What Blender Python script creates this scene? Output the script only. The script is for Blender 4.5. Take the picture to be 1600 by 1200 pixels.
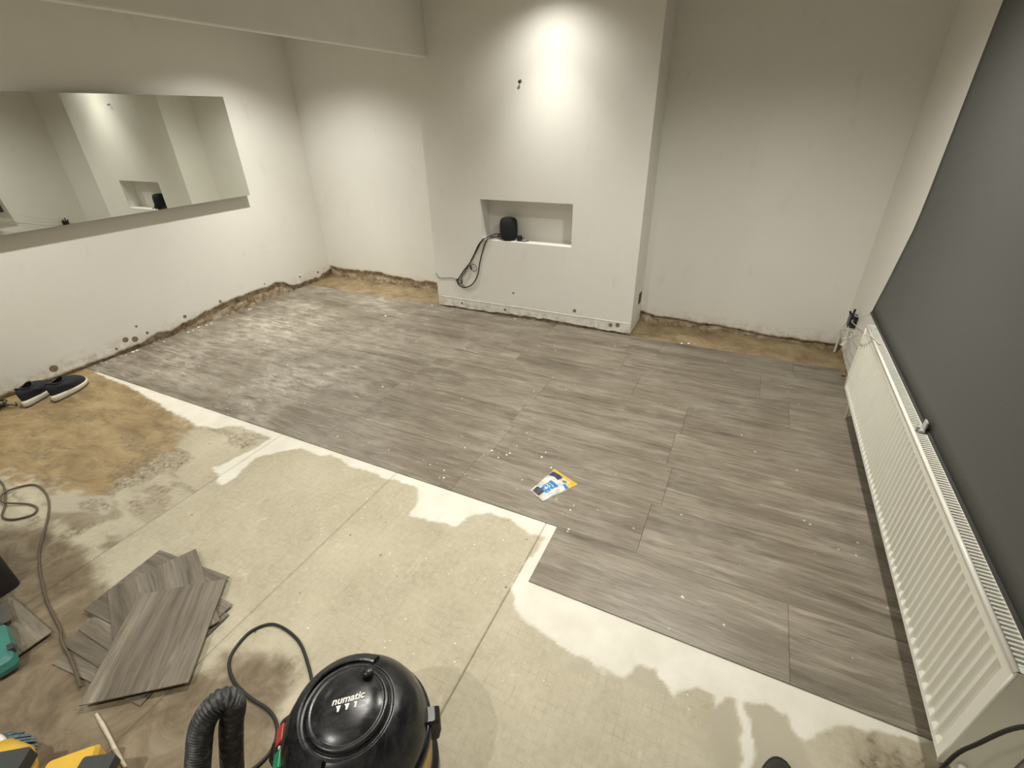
import bpy, bmesh, math, random
import numpy as np
from mathutils import Vector, Matrix, Euler

for o in list(bpy.data.objects): bpy.data.objects.remove(o, do_unlink=True)
S = bpy.context.scene
C = S.collection
random.seed(7); RNG = np.random.default_rng(7)
PI = math.pi

# ------------------------------------------------------------------ camera
cam_d = bpy.data.cameras.new('camera'); cam = bpy.data.objects.new('camera', cam_d); C.objects.link(cam)
P_, Y_, R_ = 0.5165, -0.4623, -0.0246          # pitch down, yaw, roll of the hand-held wide lens
def cam_axes(p, y, r):
    f = Vector((math.sin(y)*math.cos(p), math.cos(y)*math.cos(p), -math.sin(p)))
    rt = Vector((math.cos(y), -math.sin(y), 0)); up = rt.cross(f)
    return rt*math.cos(r) + up*math.sin(r), up*math.cos(r) - rt*math.sin(r), f
rt, up, fw = cam_axes(P_, Y_, R_)
cam.matrix_world = Matrix(((rt.x, up.x, -fw.x, 0), (rt.y, up.y, -fw.y, 0), (rt.z, up.z, -fw.z, 1.6), (0, 0, 0, 1)))
cam_d.sensor_fit = 'HORIZONTAL'; cam_d.sensor_width = 36; cam_d.lens = 735.0/1600*36
cam_d.clip_start = 0.02
S.camera = cam

# ------------------------------------------------------------------ world, exposure
W = bpy.data.worlds.new('world'); S.world = W; W.use_nodes = True
W.node_tree.nodes['Background'].inputs[0].default_value = (0.9, 0.92, 1.0, 1)
W.node_tree.nodes['Background'].inputs[1].default_value = 0.02
S.view_settings.view_transform = 'Standard'; S.view_settings.look = 'None'
S.view_settings.gamma = 1; S.view_settings.use_curve_mapping = False
S.view_settings.exposure = 0.62

LIGHT_COL = (1.0, 0.972, 0.885)
# recessed downlights: x, y, ceiling z, watts of the wide spill, cone in degrees, watts of the narrow core beam
LAMPS = [(-3.58, 3.05, 2.31, 21, 138, 14), (-3.58, 1.25, 2.31, 16, 138, 4), (-1.43, 3.28, 2.42, 6.5, 140, 9),
         (-1.05, 1.20, 2.42, 18, 140, 5), (-1.30, -0.80, 2.42, 19, 140, 2), (-3.58, -0.80, 2.31, 8, 138, 1), (-0.05, 2.25, 2.42, 29, 146, 2)]

# ------------------------------------------------------------------ helpers
def obj(name, me, m=None, parent=None, smooth=False, bevel=0):
    o = bpy.data.objects.new(name, me); C.objects.link(o)
    if m is not None and not me.materials: me.materials.append(m)
    if smooth:
        for p in me.polygons: p.use_smooth = True
    if bevel:
        b = o.modifiers.new('b', 'BEVEL'); b.width = bevel; b.segments = 2; b.limit_method = 'ANGLE'
    if parent: o.parent = parent
    return o
def thing(name, label, cat, loc=(0, 0, 0), rz=0, group=None):
    o = bpy.data.objects.new(name, None); C.objects.link(o); o.empty_display_size = .05
    o.location = loc; o.rotation_euler = (0, 0, rz)
    return tag(o, label, cat, group)
def tag(o, label=None, cat=None, group=None, kind=None):
    if label: o['label'] = label
    if cat: o['category'] = cat
    if group: o['group'] = group
    if kind: o['kind'] = kind
    return o
def mesh(v, f):
    me = bpy.data.meshes.new('m'); me.from_pydata([tuple(map(float, p)) for p in v], [], f); me.update(); return me
def box_vf(x0, x1, y0, y1, z0, z1):
    v = [(x, y, z) for z in (z0, z1) for y in (y0, y1) for x in (x0, x1)]
    f = [(0, 2, 3, 1), (4, 5, 7, 6), (0, 1, 5, 4), (2, 6, 7, 3), (0, 4, 6, 2), (1, 3, 7, 5)]
    return v, f
def boxm(*a): return mesh(*box_vf(*a))
class MB:
    def __init__(s): s.v = []; s.f = []
    def add(s, v, f, M=None):
        n = len(s.v)
        s.v += [tuple(M @ Vector(p)) if M else tuple(p) for p in v]; s.f += [tuple(i+n for i in q) for q in f]; return s
    def box(s, *a, M=None): return s.add(*box_vf(*a), M=M)
    def me(s): return mesh(s.v, s.f)
def lathe_vf(prof, n=48, a0=0, a1=2*PI):
    full = abs(a1-a0-2*PI) < 1e-6; m = n if full else n+1
    v = [(r*math.cos(a0+(a1-a0)*i/n), r*math.sin(a0+(a1-a0)*i/n), z) for r, z in prof for i in range(m)]
    f = []
    for k in range(len(prof)-1):
        for i in range(n):
            j = (i+1) % m
            f.append((k*m+i, k*m+j, (k+1)*m+j, (k+1)*m+i))
    return v, f
def lathe(prof, n=48): return mesh(*lathe_vf(prof, n))
def spline(pts, n=8, closed=False):
    pts = [Vector(p) for p in pts]; out = []
    for i in range(len(pts)-1):
        p0 = pts[max(i-1, 0)]; p1 = pts[i]; p2 = pts[i+1]; p3 = pts[min(i+2, len(pts)-1)]
        for k in range(n):
            t = k/n
            out.append(.5*((2*p1)+(p2-p0)*t+(2*p0-5*p1+4*p2-p3)*t*t+(3*p1-p0-3*p2+p3)*t**3))
    out.append(pts[-1]); return out
def tube_vf(path, rad, n=10):
    v = []; f = []; N = len(path); u = None
    for i, p in enumerate(path):
        t = (path[min(i+1, N-1)]-path[max(i-1, 0)]).normalized()
        if u is None: u = t.orthogonal().normalized()
        u = (u-t*u.dot(t)).normalized(); w = t.cross(u)
        r = rad(i) if callable(rad) else rad
        for k in range(n):
            a = 2*PI*k/n; v.append(p+(u*math.cos(a)+w*math.sin(a))*r)
    for i in range(N-1):
        for k in range(n):
            j = (k+1) % n; f.append((i*n+k, i*n+j, (i+1)*n+j, (i+1)*n+k))
    f.append(tuple(range(n))[::-1]); f.append(tuple(range((N-1)*n, N*n)))
    return v, f
def tube(pts, rad, n=10, sub=8): return mesh(*tube_vf(spline(pts, sub), rad, n))

# numpy value noise
_T = RNG.random((256, 256))
def vn(x, y):
    xi = np.floor(x).astype(int); yi = np.floor(y).astype(int); fx = x-xi; fy = y-yi
    fx = fx*fx*(3-2*fx); fy = fy*fy*(3-2*fy)
    g = lambda a, b: _T[a % 256, b % 256]
    return (g(xi, yi)*(1-fx)+g(xi+1, yi)*fx)*(1-fy)+(g(xi, yi+1)*(1-fx)+g(xi+1, yi+1)*fx)*fy
def fbm(x, y, o=4):
    s = 0; a = .5; t = 0
    for k in range(o):
        s = s+a*vn(x*2**k+17.3*k, y*2**k+5.1*k); t += a; a *= .55
    return s/t
def sdist(X, Y, poly):
    """signed distance to a polygon (positive inside)"""
    P = np.array(poly); Q = np.roll(P, -1, 0); d = np.full(X.shape, 1e9); ins = np.zeros(X.shape, bool)
    for (ax, ay), (bx, by) in zip(P, Q):
        ex, ey = bx-ax, by-ay; L = ex*ex+ey*ey+1e-12
        t = np.clip(((X-ax)*ex+(Y-ay)*ey)/L, 0, 1)
        d = np.minimum(d, np.hypot(X-ax-t*ex, Y-ay-t*ey))
        c = ((ay > Y) != (by > Y)) & (X < (bx-ax)*(Y-ay)/(by-ay+1e-12)+ax); ins ^= c
    return np.where(ins, d, -d)
def sstep(d, w): 
    t = np.clip(d/w*.5+.5, 0, 1); return t*t*(3-2*t)

# ------------------------------------------------------------------ materials
class NT:
    def __init__(s, name):
        s.m = bpy.data.materials.new(name); s.m.use_nodes = True; s.t = s.m.node_tree
        s.b = s.t.nodes['Principled BSDF']
    def n(s, ty, **k):
        o = s.t.nodes.new(ty)
        for a, b in k.items():
            if a in o.inputs.keys(): s.set(o.inputs[a], b)
            else: setattr(o, a, b)
        return o
    def set(s, inp, v):
        if isinstance(v, bpy.types.NodeSocket): s.t.links.new(v, inp)
        elif isinstance(v, bpy.types.Node): s.t.links.new(v.outputs[0], inp)
        elif isinstance(v, (tuple, list)) and len(v) == 3 and inp.type == 'RGBA': inp.default_value = (*v, 1)
        else: inp.default_value = v
    def noise(s, vec, scale, detail=4, rough=.55, dist=0):
        return s.n('ShaderNodeTexNoise', Vector=vec, Scale=scale, Detail=detail, Roughness=rough, Distortion=dist).outputs[0]
    def rng(s, v, a, b, c=0., d=1.):
        o = s.n('ShaderNodeMapRange'); s.set(o.inputs[0], v)
        for i, q in enumerate((a, b, c, d)): o.inputs[i+1].default_value = q
        return o.outputs[0]
    def mix(s, fac, a, b, bt='MIX'):
        o = s.n('ShaderNodeMix', data_type='RGBA', blend_type=bt)
        s.set(o.inputs[0], fac); s.set(o.inputs[6], a); s.set(o.inputs[7], b); return o.outputs[2]
    def math(s, op, a, b=0.):
        o = s.n('ShaderNodeMath', operation=op); s.set(o.inputs[0], a); s.set(o.inputs[1], b); return o.outputs[0]
    def ramp(s, v, stops):
        o = s.n('ShaderNodeValToRGB'); s.set(o.inputs[0], v); e = o.color_ramp.elements
        while len(e) < len(stops): e.new(.5)
        for q, (p, c) in zip(e, stops): q.position = p; q.color = (*c, 1)
        return o.outputs[0]
    def map(s, vec, scale=(1, 1, 1), loc=(0, 0, 0)):
        o = s.n('ShaderNodeMapping', Vector=vec); o.inputs['Scale'].default_value = scale; o.inputs['Location'].default_value = loc
        return o.outputs[0]
    def pos(s): return s.n('ShaderNodeNewGeometry').outputs['Position']
    def oc(s): return s.n('ShaderNodeTexCoord').outputs['Object']
    def att(s, name): return s.n('ShaderNodeAttribute', attribute_name=name).outputs['Fac']
    def bump(s, h, strength=.3, dist=.01):
        o = s.n('ShaderNodeBump', Height=h); o.inputs['Strength'].default_value = strength; o.inputs['Distance'].default_value = dist
        s.t.links.new(o.outputs[0], s.b.inputs['Normal'])
    def out(s, col=None, rough=None, **k):
        if col is not None: s.set(s.b.inputs['Base Color'], col)
        if rough is not None: s.set(s.b.inputs['Roughness'], rough)
        for a, b in k.items(): s.set(s.b.inputs[a.replace('_', ' ')], b)
        return s.m
def plain(name, col, rough=.5, var=.12, scale=30, bump=0, **k):
    t = NT(name); n = t.noise(t.oc(), scale, 4)
    c = t.mix(t.rng(n, .3, .7), tuple(x*(1-var) for x in col), tuple(min(1, x*(1+var)) for x in col))
    if bump: t.bump(n, bump, .004)
    return t.out(c, rough, **k)

def m_plaster():
    t = NT('white_painted_plaster'); p = t.pos()
    n1 = t.noise(p, 1.3, 4); n2 = t.noise(p, 22, 5)
    c = t.mix(t.rng(n1, .3, .7), (.80, .785, .735), (.84, .83, .785))
    z = t.n('ShaderNodeSeparateXYZ', Vector=p).outputs[2]
    low = t.rng(t.math('ADD', z, t.math('MULTIPLY', t.noise(p, 6, 5), .10)), .10, .20, 1, 0)   # scuffed band where the skirting board was
    dirt = t.math('MULTIPLY', low, t.rng(t.noise(p, 16, 6, .7), .42, .68))
    c = t.mix(t.math('MULTIPLY', dirt, .75), c, (.42, .36, .27))
    sm = t.math('MULTIPLY', t.rng(t.noise(t.map(p, (3, 3, 1.2)), 2.6, 6, .7), .60, .72), .16)
    c = t.mix(sm, c, (.5, .47, .4))
    t.bump(t.math('ADD', n2, t.math('MULTIPLY', t.noise(p, 5, 3), 2.)), .10, .004)
    return t.out(c, .62)
def m_masonry():
    t = NT('exposed_old_plaster'); p = t.pos()
    n = t.noise(p, 14, 8, .7, .4); n2 = t.noise(p, 55, 6, .7)
    c = t.ramp(n, [(.27, (.08, .05, .028)), (.38, (.25, .17, .10)), (.48, (.42, .32, .215)), (.60, (.58, .50, .39)), (.72, (.72, .67, .57))])
    c = t.mix(t.rng(n2, .55, .75, 0, .5), c, (.16, .11, .065))
    t.bump(t.math('ADD', n, n2), .9, .012)
    return t.out(c, .9)
def m_tan():
    t = NT('tan_concrete'); p = t.pos()
    n = t.noise(p, 5, 7, .65, .5); n2 = t.noise(p, 40, 5)
    c = t.ramp(n, [(.3, (.16, .11, .055)), (.5, (.27, .205, .11)), (.7, (.37, .30, .18))])
    c = t.mix(t.rng(n2, .55, .8, 0, .4), c, (.55, .48, .36))
    t.bump(n2, .4, .005)
    return t.out(c, .8)
def m_subfloor():
    t = NT('plywood_underlay_and_screed'); p = t.pos()
    white, tan, brown, dark, grey, ply = (t.att(a) for a in ('white', 'tan', 'brown', 'dark', 'grey', 'ply'))
    n = t.noise(p, 3.5, 6, .6, .4); nf = t.noise(p, 45, 6, .65); ns = t.noise(t.map(p, (60, 4, 1)), 1.0, 5, .6)
    base = t.ramp(n, [(.25, (.33, .29, .205)), (.5, (.42, .378, .28)), (.75, (.51, .465, .355))])
    base = t.mix(t.rng(nf, .35, .75, 0, .45), base, (.60, .55, .42))
    # faint printed grid on the sheets
    sx = t.n('ShaderNodeSeparateXYZ', Vector=p)
    def line(a, pitch, w):
        q = t.math('ABSOLUTE', t.math('SUBTRACT', t.math('FRACT', t.math('DIVIDE', t.math('ADD', a, 50.), pitch)), .5))
        return t.rng(q, w, w*.3)
    g = t.math('MAXIMUM', line(sx.outputs[0], .030, .035), line(sx.outputs[1], .030, .035))
    g = t.math('MULTIPLY', t.math('MULTIPLY', g, ply), t.rng(t.noise(p, 9, 5, .7), .44, .62, 0, .42))
    base = t.mix(g, base, (.16, .13, .085))
    st = t.rng(t.noise(t.map(p, (55, 2.2, 1)), 1.0, 4, .6), .66, .74, 0, .3)
    base = t.mix(t.math('MULTIPLY', st, ply), base, (.22, .19, .13))
    sp = t.n('ShaderNodeTexVoronoi', Vector=p, Scale=26.); 
    spk = t.math('MULTIPLY', t.rng(sp.outputs['Distance'], .12, .05), t.rng(t.noise(p, 3, 3), .5, .62))
    base = t.mix(t.math('MULTIPLY', spk, .7), base, (.80, .77, .66))
    sp2 = t.n('ShaderNodeTexVoronoi', Vector=t.map(p, (1, 1, 1), (3.3, 1.7, 0)), Scale=9.)
    base = t.mix(t.rng(sp2.outputs['Distance'], .06, .035, 0, .75), base, (.12, .09, .055))
    bl_ = t.rng(t.noise(p, 11, 6, .7, .6), .60, .72, 0, .55)
    base = t.mix(bl_, base, (.62, .585, .48))
    dl_ = t.rng(t.noise(t.map(p, (16, 5, 1), (2, 9, 0)), 1., 6, .7, .5), .62, .74, 0, .45)
    base = t.mix(dl_, base, (.24, .205, .14))
    tanc = t.ramp(t.noise(t.map(p, (1, 2.2, 1)), 4, 7, .65, .6), [(.3, (.17, .115, .052)), (.5, (.29, .208, .10)), (.72, (.38, .295, .16))])
    tanc = t.mix(t.rng(nf, .6, .8, 0, .5), tanc, (.50, .44, .32))
    brc = t.ramp(t.noise(p, 7, 8, .7, .8), [(.3, (.10, .073, .043)), (.5, (.185, .142, .088)), (.72, (.30, .248, .17))])
    c = t.mix(brown, base, brc)
    c = t.mix(tan, c, tanc)
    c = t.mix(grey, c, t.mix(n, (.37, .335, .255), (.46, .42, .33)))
    dk = t.ramp(t.noise(p, 24, 7, .7), [(.3, (.06, .04, .02)), (.6, (.20, .15, .085)), (.8, (.34, .28, .18))])
    c = t.mix(t.math('MULTIPLY', dark, t.rng(nf, .35, .65)), c, dk)
    wc = t.mix(t.rng(t.noise(p, 8, 5), .35, .75), (.66, .63, .55), (.76, .735, .66))
    c = t.mix(white, c, wc)
    t.bump(t.math('ADD', nf, t.math('MULTIPLY', white, .6)), .25, .004)
    return t.out(c, .68)
def m_plank(name='grey_oak_vinyl', dust=1., tint=1.):
    t = NT(name); o = t.oc(); p = t.pos()
    r = t.n('ShaderNodeObjectInfo').outputs['Random']
    off = t.n('ShaderNodeCombineXYZ', X=t.math('MULTIPLY', r, 31.), Y=t.math('MULTIPLY', r, 17.), Z=0.)
    v = t.n('ShaderNodeVectorMath', operation='ADD'); t.set(v.inputs[0], o); t.set(v.inputs[1], off.outputs[0]); v = v.outputs[0]
    wob = t.noise(t.map(v, (2.2, 6, 1)), 1., 3)
    vy = t.n('ShaderNodeCombineXYZ', X=0., Y=t.math('MULTIPLY', t.math('SUBTRACT', wob, .5), .05), Z=0.)
    v2 = t.n('ShaderNodeVectorMath', operation='ADD'); t.set(v2.inputs[0], v); t.set(v2.inputs[1], vy.outputs[0]); v2 = v2.outputs[0]
    n1 = t.noise(t.map(v2, (1.0, 10, 1)), 1., 7, .66, .5); n2 = t.noise(t.map(v2, (5, 95, 1)), 1., 5, .6)
    n3 = t.noise(t.map(v2, (3.2, 38, 1)), 1., 4, .6, .8)
    c = t.ramp(n1, [(.28, (.095, .076, .054)), (.42, (.180, .150, .112)), (.54, (.240, .204, .156)), (.68, (.305, .264, .205)), (.8, (.38, .335, .265))])
    c = t.mix(t.rng(n2, .42, .68, 0, .55), c, (.09, .073, .053))
    c = t.mix(t.rng(n3, .58, .74, 0, .48), c, (.47, .43, .35))
    c = t.mix(t.rng(n3, .43, .29, 0, .62), c, (.065, .05, .036))
    k = t.rng(r, 0, 1, .90*tint, .97*tint)
    c = t.mix(1., c, t.n('ShaderNodeCombineColor', Red=k, Green=k, Blue=k).outputs[0], 'MULTIPLY')
    if dust:
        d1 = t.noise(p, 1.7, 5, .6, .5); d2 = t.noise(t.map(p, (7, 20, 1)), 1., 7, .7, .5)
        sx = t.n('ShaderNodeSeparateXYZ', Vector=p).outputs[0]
        dust_and_pool = t.rng(sx, -1.2, -3.0, .4, 1.25)                                   # trodden plaster dust, raised to the left to paint in the downlight pool
        d = t.math('MULTIPLY', t.math('MULTIPLY', t.rng(d1, .38, .66), t.rng(d2, .38, .72)), dust_and_pool)
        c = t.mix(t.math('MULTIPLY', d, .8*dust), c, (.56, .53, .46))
        vo = t.n('ShaderNodeTexVoronoi', Vector=p, Scale=13.)
        s = t.math('MULTIPLY', t.rng(vo.outputs['Distance'], .085, .03), t.rng(t.noise(p, 2.3, 4), .47, .56))
        c = t.mix(t.math('MULTIPLY', s, .8*dust), c, (.80, .78, .70))
        rr = t.math('ADD', t.rng(n2, .3, .7, .36, .48), t.math('MULTIPLY', d, .25))
    else: rr = t.rng(n2, .3, .7, .45, .58)
    t.bump(t.math('ADD', n2, n1), .12, .002)
    return t.out(c, rr)

M = dict(
    plaster=m_plaster(), masonry=m_masonry(), tan=m_tan(), sub=m_subfloor(),
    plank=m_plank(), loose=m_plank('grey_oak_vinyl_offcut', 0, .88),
    slab=plain('slab', (.25, .2, .13), .9), ceiling=plain('ceiling_paint', (.78, .76, .71), .7, .03, 4),
    rad=plain('radiator_enamel', (.80, .79, .72), .28, .02, 6), radin=plain('radiator_steel_inside', (.34, .34, .31), .6),
    blind=plain('grey_blind_fabric', (.094, .095, .088), .85, .06, 220, .15), hem=plain('blind_hem', (.06, .06, .055), .7),
    black=plain('black_plastic', (.012, .012, .013), .35), mesh=plain('black_speaker_cloth', (.012, .012, .014), .9, .5, 300, .5),
    rubber=plain('black_rubber', (.015, .014, .014), .55), cable=plain('dark_cable', (.035, .030, .024), .5), cable_br=plain('dusty_brown_cable', (.11, .085, .055), .6),
    brass=plain('dull_metal', (.30, .28, .24), .4, Metallic=.8), white=plain('white_plastic', (.80, .79, .75), .35, .03),
    yellow=plain('yellow_plastic', (.72, .46, .06), .4, .08, 12), yelbody=plain('yellow_tub', (.62, .42, .06), .38, .1, 9),
    red=plain('red_button', (.50, .045, .045), .3), green=plain('green_button', (.03, .26, .13), .3),
    navy=plain('navy_knit', (.014, .018, .026), .8, .4, 120, .3), sole=plain('off_white_foam', (.66, .62, .50), .6, .08, 20),
    solegrey=plain('grey_outsole', (.13, .14, .17), .7), teal=plain('teal_plastic', (.05, .22, .19), .45, .15, 14),
    bristle=plain('blue_grey_bristle', (.17, .25, .28), .7, .35, 90), cream=plain('cream_board', (.76, .71, .60), .55, .05, 10),
    blue=plain('blue_print', (.02, .19, .52), .3), orange=plain('orange_print', (.82, .42, .03), .35), ink=plain('dark_print', (.03, .05, .09), .35),
    tape=plain('pale_wood_strip', (.60, .53, .42), .7, .15, 40), dgrey=plain('dark_grey_pad', (.045, .048, .05), .6),
    crumb=plain('plaster_crumb', (.82, .80, .72), .8), hole=plain('raw_filler', (.24, .17, .10), .9, .4, 60), pipe=plain('painted_pipe', (.70, .68, .62), .4),
)
def m_hose():
    t = NT('grey_ribbed_hose'); n = t.noise(t.oc(), 60, 5)
    return t.out(t.mix(t.rng(n, .5, .75), (.035, .036, .037), (.16, .155, .145)), .5)
M['hose'] = m_hose()
def m_dome():
    t = NT('glossy_black_plastic_dusty'); o = t.oc()
    n = t.noise(o, 9, 7, .7, .7); n2 = t.noise(o, 70, 5, .7)
    d = t.math('MULTIPLY', t.rng(n, .48, .75), t.rng(n2, .35, .7))
    return t.out(t.mix(t.math('MULTIPLY', d, .35), (.006, .007, .010), (.20, .18, .15)), t.rng(n, .35, .65, .17, .42))
M['dome'] = m_dome()
t = NT('mirror_silver'); M['mirror'] = t.out((.80, .82, .77), .0, Metallic=1.)
t = NT('clear_polybag'); M['poly'] = t.out(t.mix(t.rng(t.noise(t.oc(), 28, 5, .6, 1.), .35, .7), (.42, .42, .40), (.78, .77, .72)), .18)
t = NT('clear_clip'); M['clip'] = t.out((.45, .45, .42), .2)
t = NT('lamp_lens'); t.b.inputs['Emission Color'].default_value = (*LIGHT_COL, 1); t.b.inputs['Emission Strength'].default_value = 12; M['lens'] = t.out((1, 1, 1), .5)

# ------------------------------------------------------------------ room dimensions (metres)
XL, XR, YB, YC, YN = -4.338, 0.783, 3.994, 3.636, -2.3
CX0, CX1 = -2.586, -0.713
ZC, ZL, ZBEAM, XBEAM = 2.42, 2.31, 2.008, -2.464
E1, E2, EX = 1.436, 1.122, -0.508              # front edges of the laid planks, step in the edge

# ------------------------------------------------------------------ walls: masonry behind, plaster skin with a torn lower edge in front
def interp(pts, u):
    return np.interp(u, [p[0] for p in pts], [p[1] for p in pts])
def wall(name, origin, along, normal, length, top, rag, amp=.012, skin=.016, seed=0, nlow=True):
    """origin at floor level on the plaster face; along = unit direction; normal points into the room"""
    o = Vector(origin); a = Vector(along); nn = Vector(normal)
    n = max(2, int(length/.012)); U = np.linspace(0, length, n)
    low = interp(rag, U)
    low = low+(fbm(U*9+seed, U*0+seed, 4)-.5)*amp*4*np.clip(low/.05, .25, 1)+(fbm(U*45+seed, U*0+3+seed, 3)-.5)*amp*1.6
    low = np.clip(low, .0, None)
    # masonry, rough near the floor
    zs = [-.02, .0, .02, .04, .06, .08, .10, .12, .15, .19, top]
    v = []; f = []
    for j, z in enumerate(zs):
        dis = (fbm(U*14+seed*3, U*0+z*22+seed, 4)-.5)*.022 if z < .19 else U*0
        for i, u in enumerate(U): v.append(o+a*float(u)+nn*(-skin-.004+float(dis[i])*(1 if nlow else 0)) + Vector((0, 0, z)))
    m = len(zs)
    for j in range(m-1):
        for i in range(n-1): f.append((j*n+i, j*n+i+1, (j+1)*n+i+1, (j+1)*n+i))
    base = obj(name, mesh(v, f), M['masonry'], smooth=True); tag(base, kind='structure')
    # plaster skin
    v = []; f = []
    rows = [lambda l: l, lambda l: l, lambda l: l+.004, lambda l: l+.02, lambda l: l*0+.30, lambda l: l*0+top]
    offs = [-skin-.012, -.004, 0, 0, 0, 0]
    for r, of in zip(rows, offs):
        zz = r(low)
        for i, u in enumerate(U): v.append(o+a*float(u)+nn*of+Vector((0, 0, float(zz[i]))))
    for j in range(len(rows)-1):
        for i in range(n-1): f.append((j*n+i, j*n+i+1, (j+1)*n+i+1, (j+1)*n+i))
    sk = obj('plaster', mesh(v, f), M['plaster'], base)
    for q in sk.data.polygons: q.use_smooth = True
    return base
def flip_fix(o):
    bm = bmesh.new(); bm.from_mesh(o.data); bmesh.ops.recalc_face_normals(bm, faces=bm.faces); bm.to_mesh(o.data); bm.free()

wl = wall('wall_left', (XL, YN, 0), (0, 1, 0), (1, 0, 0), YB-YN+.06, ZL,
          [(0, .03), (2.3, .03), (3.55, .022), (3.9, .020), (4.15, .04), (4.35, .055), (4.6, .075), (4.75, .105), (5.05, .125), (5.55, .14), (5.75, .06), (6.1, .045), (6.3, .09)], .014, seed=1.3)
wb = wall('wall_back', (XL-.05, YB, 0), (1, 0, 0), (0, -1, 0), CX0-XL+.07, ZL,
          [(0, .13), (.12, .115), (.4, .12), (.8, .125), (1.0, .11), (1.3, .095), (1.8, .06)], .012, seed=4.1)
wr2 = wall('wall_alcove', (CX1-.02, YB, 0), (1, 0, 0), (0, -1, 0), XR-CX1+.08, ZC,
           [(0, .10), (.12, .075), (.35, .065), (.7, .055), (1.1, .040), (1.5, .045)], .009, seed=7.7)
wr = wall('wall_right', (XR, YN, 0), (0, 1, 0), (-1, 0, 0), YB-YN+.06, ZC,
          [(0, .03), (5.4, .03), (5.9, .06), (6.3, .10)], .012, seed=9.2)
wn = obj('wall_near', boxm(XL-.1, XR+.1, YN-.1, YN, -.02, ZC), M['plaster']); tag(wn, kind='structure')
# chimney breast with a niche: front, two returns, niche lining
NX0, NX1, NZ0, NZ1, ND = -2.067, -1.252, .679, 1.008, .15
def chimney():
    L = CX1-CX0; n = int(L/.012); U = np.linspace(0, L, n)
    low = interp([(0, .012), (.5, .016), (.9, .028), (1.2, .036), (1.5, .02), (1.87, .014)], U)+(fbm(U*16, U*0+2.2, 4)-.5)*.03+(fbm(U*50, U*0+8.2, 3)-.5)*.012
    low = np.clip(low, 0, None)
    v = []; f = []; o = Vector((CX0, YC, 0))
    for z, of in zip((-.02, .03, .08, .14), (0, 0, 0, 0)):
        dis = (fbm(U*14+3, U*0+z*22, 4)-.5)*.02
        for i, u in enumerate(U): v.append((CX0+u, YC+.02+dis[i], z))
    for j in range(3):
        for i in range(n-1): f.append((j*n+i, j*n+i+1, (j+1)*n+i+1, (j+1)*n+i))
    k = len(v)
    v += [(CX0+.02, YC+.02, -.02), (CX0+.02, YB+.02, -.02), (CX0+.02, YB+.02, .15), (CX0+.02, YC+.02, .15)]; f.append((k, k+1, k+2, k+3))
    k = len(v)
    ys = np.linspace(YC+.02, YB+.02, 30)
    for z in (-.02, .04, .09, .14):
        d = (fbm(ys*14, ys*0+z*20+5, 4)-.5)*.02
        for i, y in enumerate(ys): v.append((CX1-.02+d[i], y, z))
    for j in range(3):
        for i in range(29): f.append((k+j*30+i, k+j*30+i+1, k+(j+1)*30+i+1, k+(j+1)*30+i))
    base = obj('wall_chimney', mesh(v, f), M['masonry'], smooth=True); tag(base, kind='structure')
    # plaster skin of the front
    v = []; f = []
    for of, dz in ((.03, 0), (.004, 0), (0, .005), (0, .03)):
        for i, u in enumerate(U): v.append((CX0+u, YC+of, low[i]+dz))
    for i in range(n): v.append((CX0+U[i], YC, .35))
    for j in range(4):
        for i in range(n-1): f.append((j*n+i, j*n+i+1, (j+1)*n+i+1, (j+1)*n+i))
    def q(*p):
        k = len(v); v.extend(p); f.append(tuple(range(k, k+len(p))))
    A = lambda x, z, y=YC: (x, y, z)
    q(A(CX0, .35), A(CX1, .35), A(CX1, NZ0), A(CX0, NZ0))
    q(A(CX0, NZ0), A(NX0, NZ0), A(NX0, NZ1), A(CX0, NZ1)); q(A(NX1, NZ0), A(CX1, NZ0), A(CX1, NZ1), A(NX1, NZ1))
    q(A(CX0, NZ1), A(CX1, NZ1), A(CX1, ZC), A(CX0, ZC))
    # niche lining
    b = YC+ND
    q(A(NX0, NZ0), A(NX1, NZ0), A(NX1, NZ0, b), A(NX0, NZ0, b)); q(A(NX0, NZ1), A(NX0, NZ1, b), A(NX1, NZ1, b), A(NX1, NZ1))
    q(A(NX0, NZ0), A(NX0, NZ0, b), A(NX0, NZ1, b), A(NX0, NZ1)); q(A(NX1, NZ0), A(NX1, NZ1), A(NX1, NZ1, b), A(NX1, NZ0, b))
    q(A(NX0, NZ0, b), A(NX1, NZ0, b), A(NX1, NZ1, b), A(NX0, NZ1, b))
    # returns
    for x, s in ((CX0, 1), (CX1, -1)):
        k = len(v); m = 24; ys = np.linspace(YC, YB, m)
        lw = np.clip(.018+(fbm(ys*20, ys*0+x, 4)-.5)*.03, 0, None)
        for z in (0, 1):
            for i in range(m): v.append((x, ys[i], lw[i] if z == 0 else ZC))
        for i in range(m-1): f.append((k+i, k+i+1, k+m+i+1, k+m+i))
        k = len(v)
        for of in (0, .03):
            for i in range(m): v.append((x+s*of, ys[i], lw[i]))
        for i in range(m-1): f.append((k+i, k+i+1, k+m+i+1, k+m+i))
    obj('plaster', mesh(v, f), M['plaster'], base)
    return base
wc = chimney()

# old skirting line (a thin caulk ridge) on the chimney breast
m = MB(); us = np.linspace(CX0+.03, CX1-.01, 60); zz = .108+(fbm(us*3, us*0, 3)-.5)*.006
for i in range(59):
    if vn(np.array([us[i]*9]), np.array([.5]))[0] > .22:
        m.add([(us[i], YC-.003, zz[i]), (us[i+1], YC-.003, zz[i+1]), (us[i+1], YC+.001, zz[i+1]+.004), (us[i], YC+.001, zz[i]+.004), (us[i], YC+.001, zz[i]-.002), (us[i+1], YC+.001, zz[i+1]-.002)], [(0, 1, 2, 3), (4, 5, 1, 0)])
obj('caulk_ridge', m.me(), M['plaster'], wc)
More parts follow.
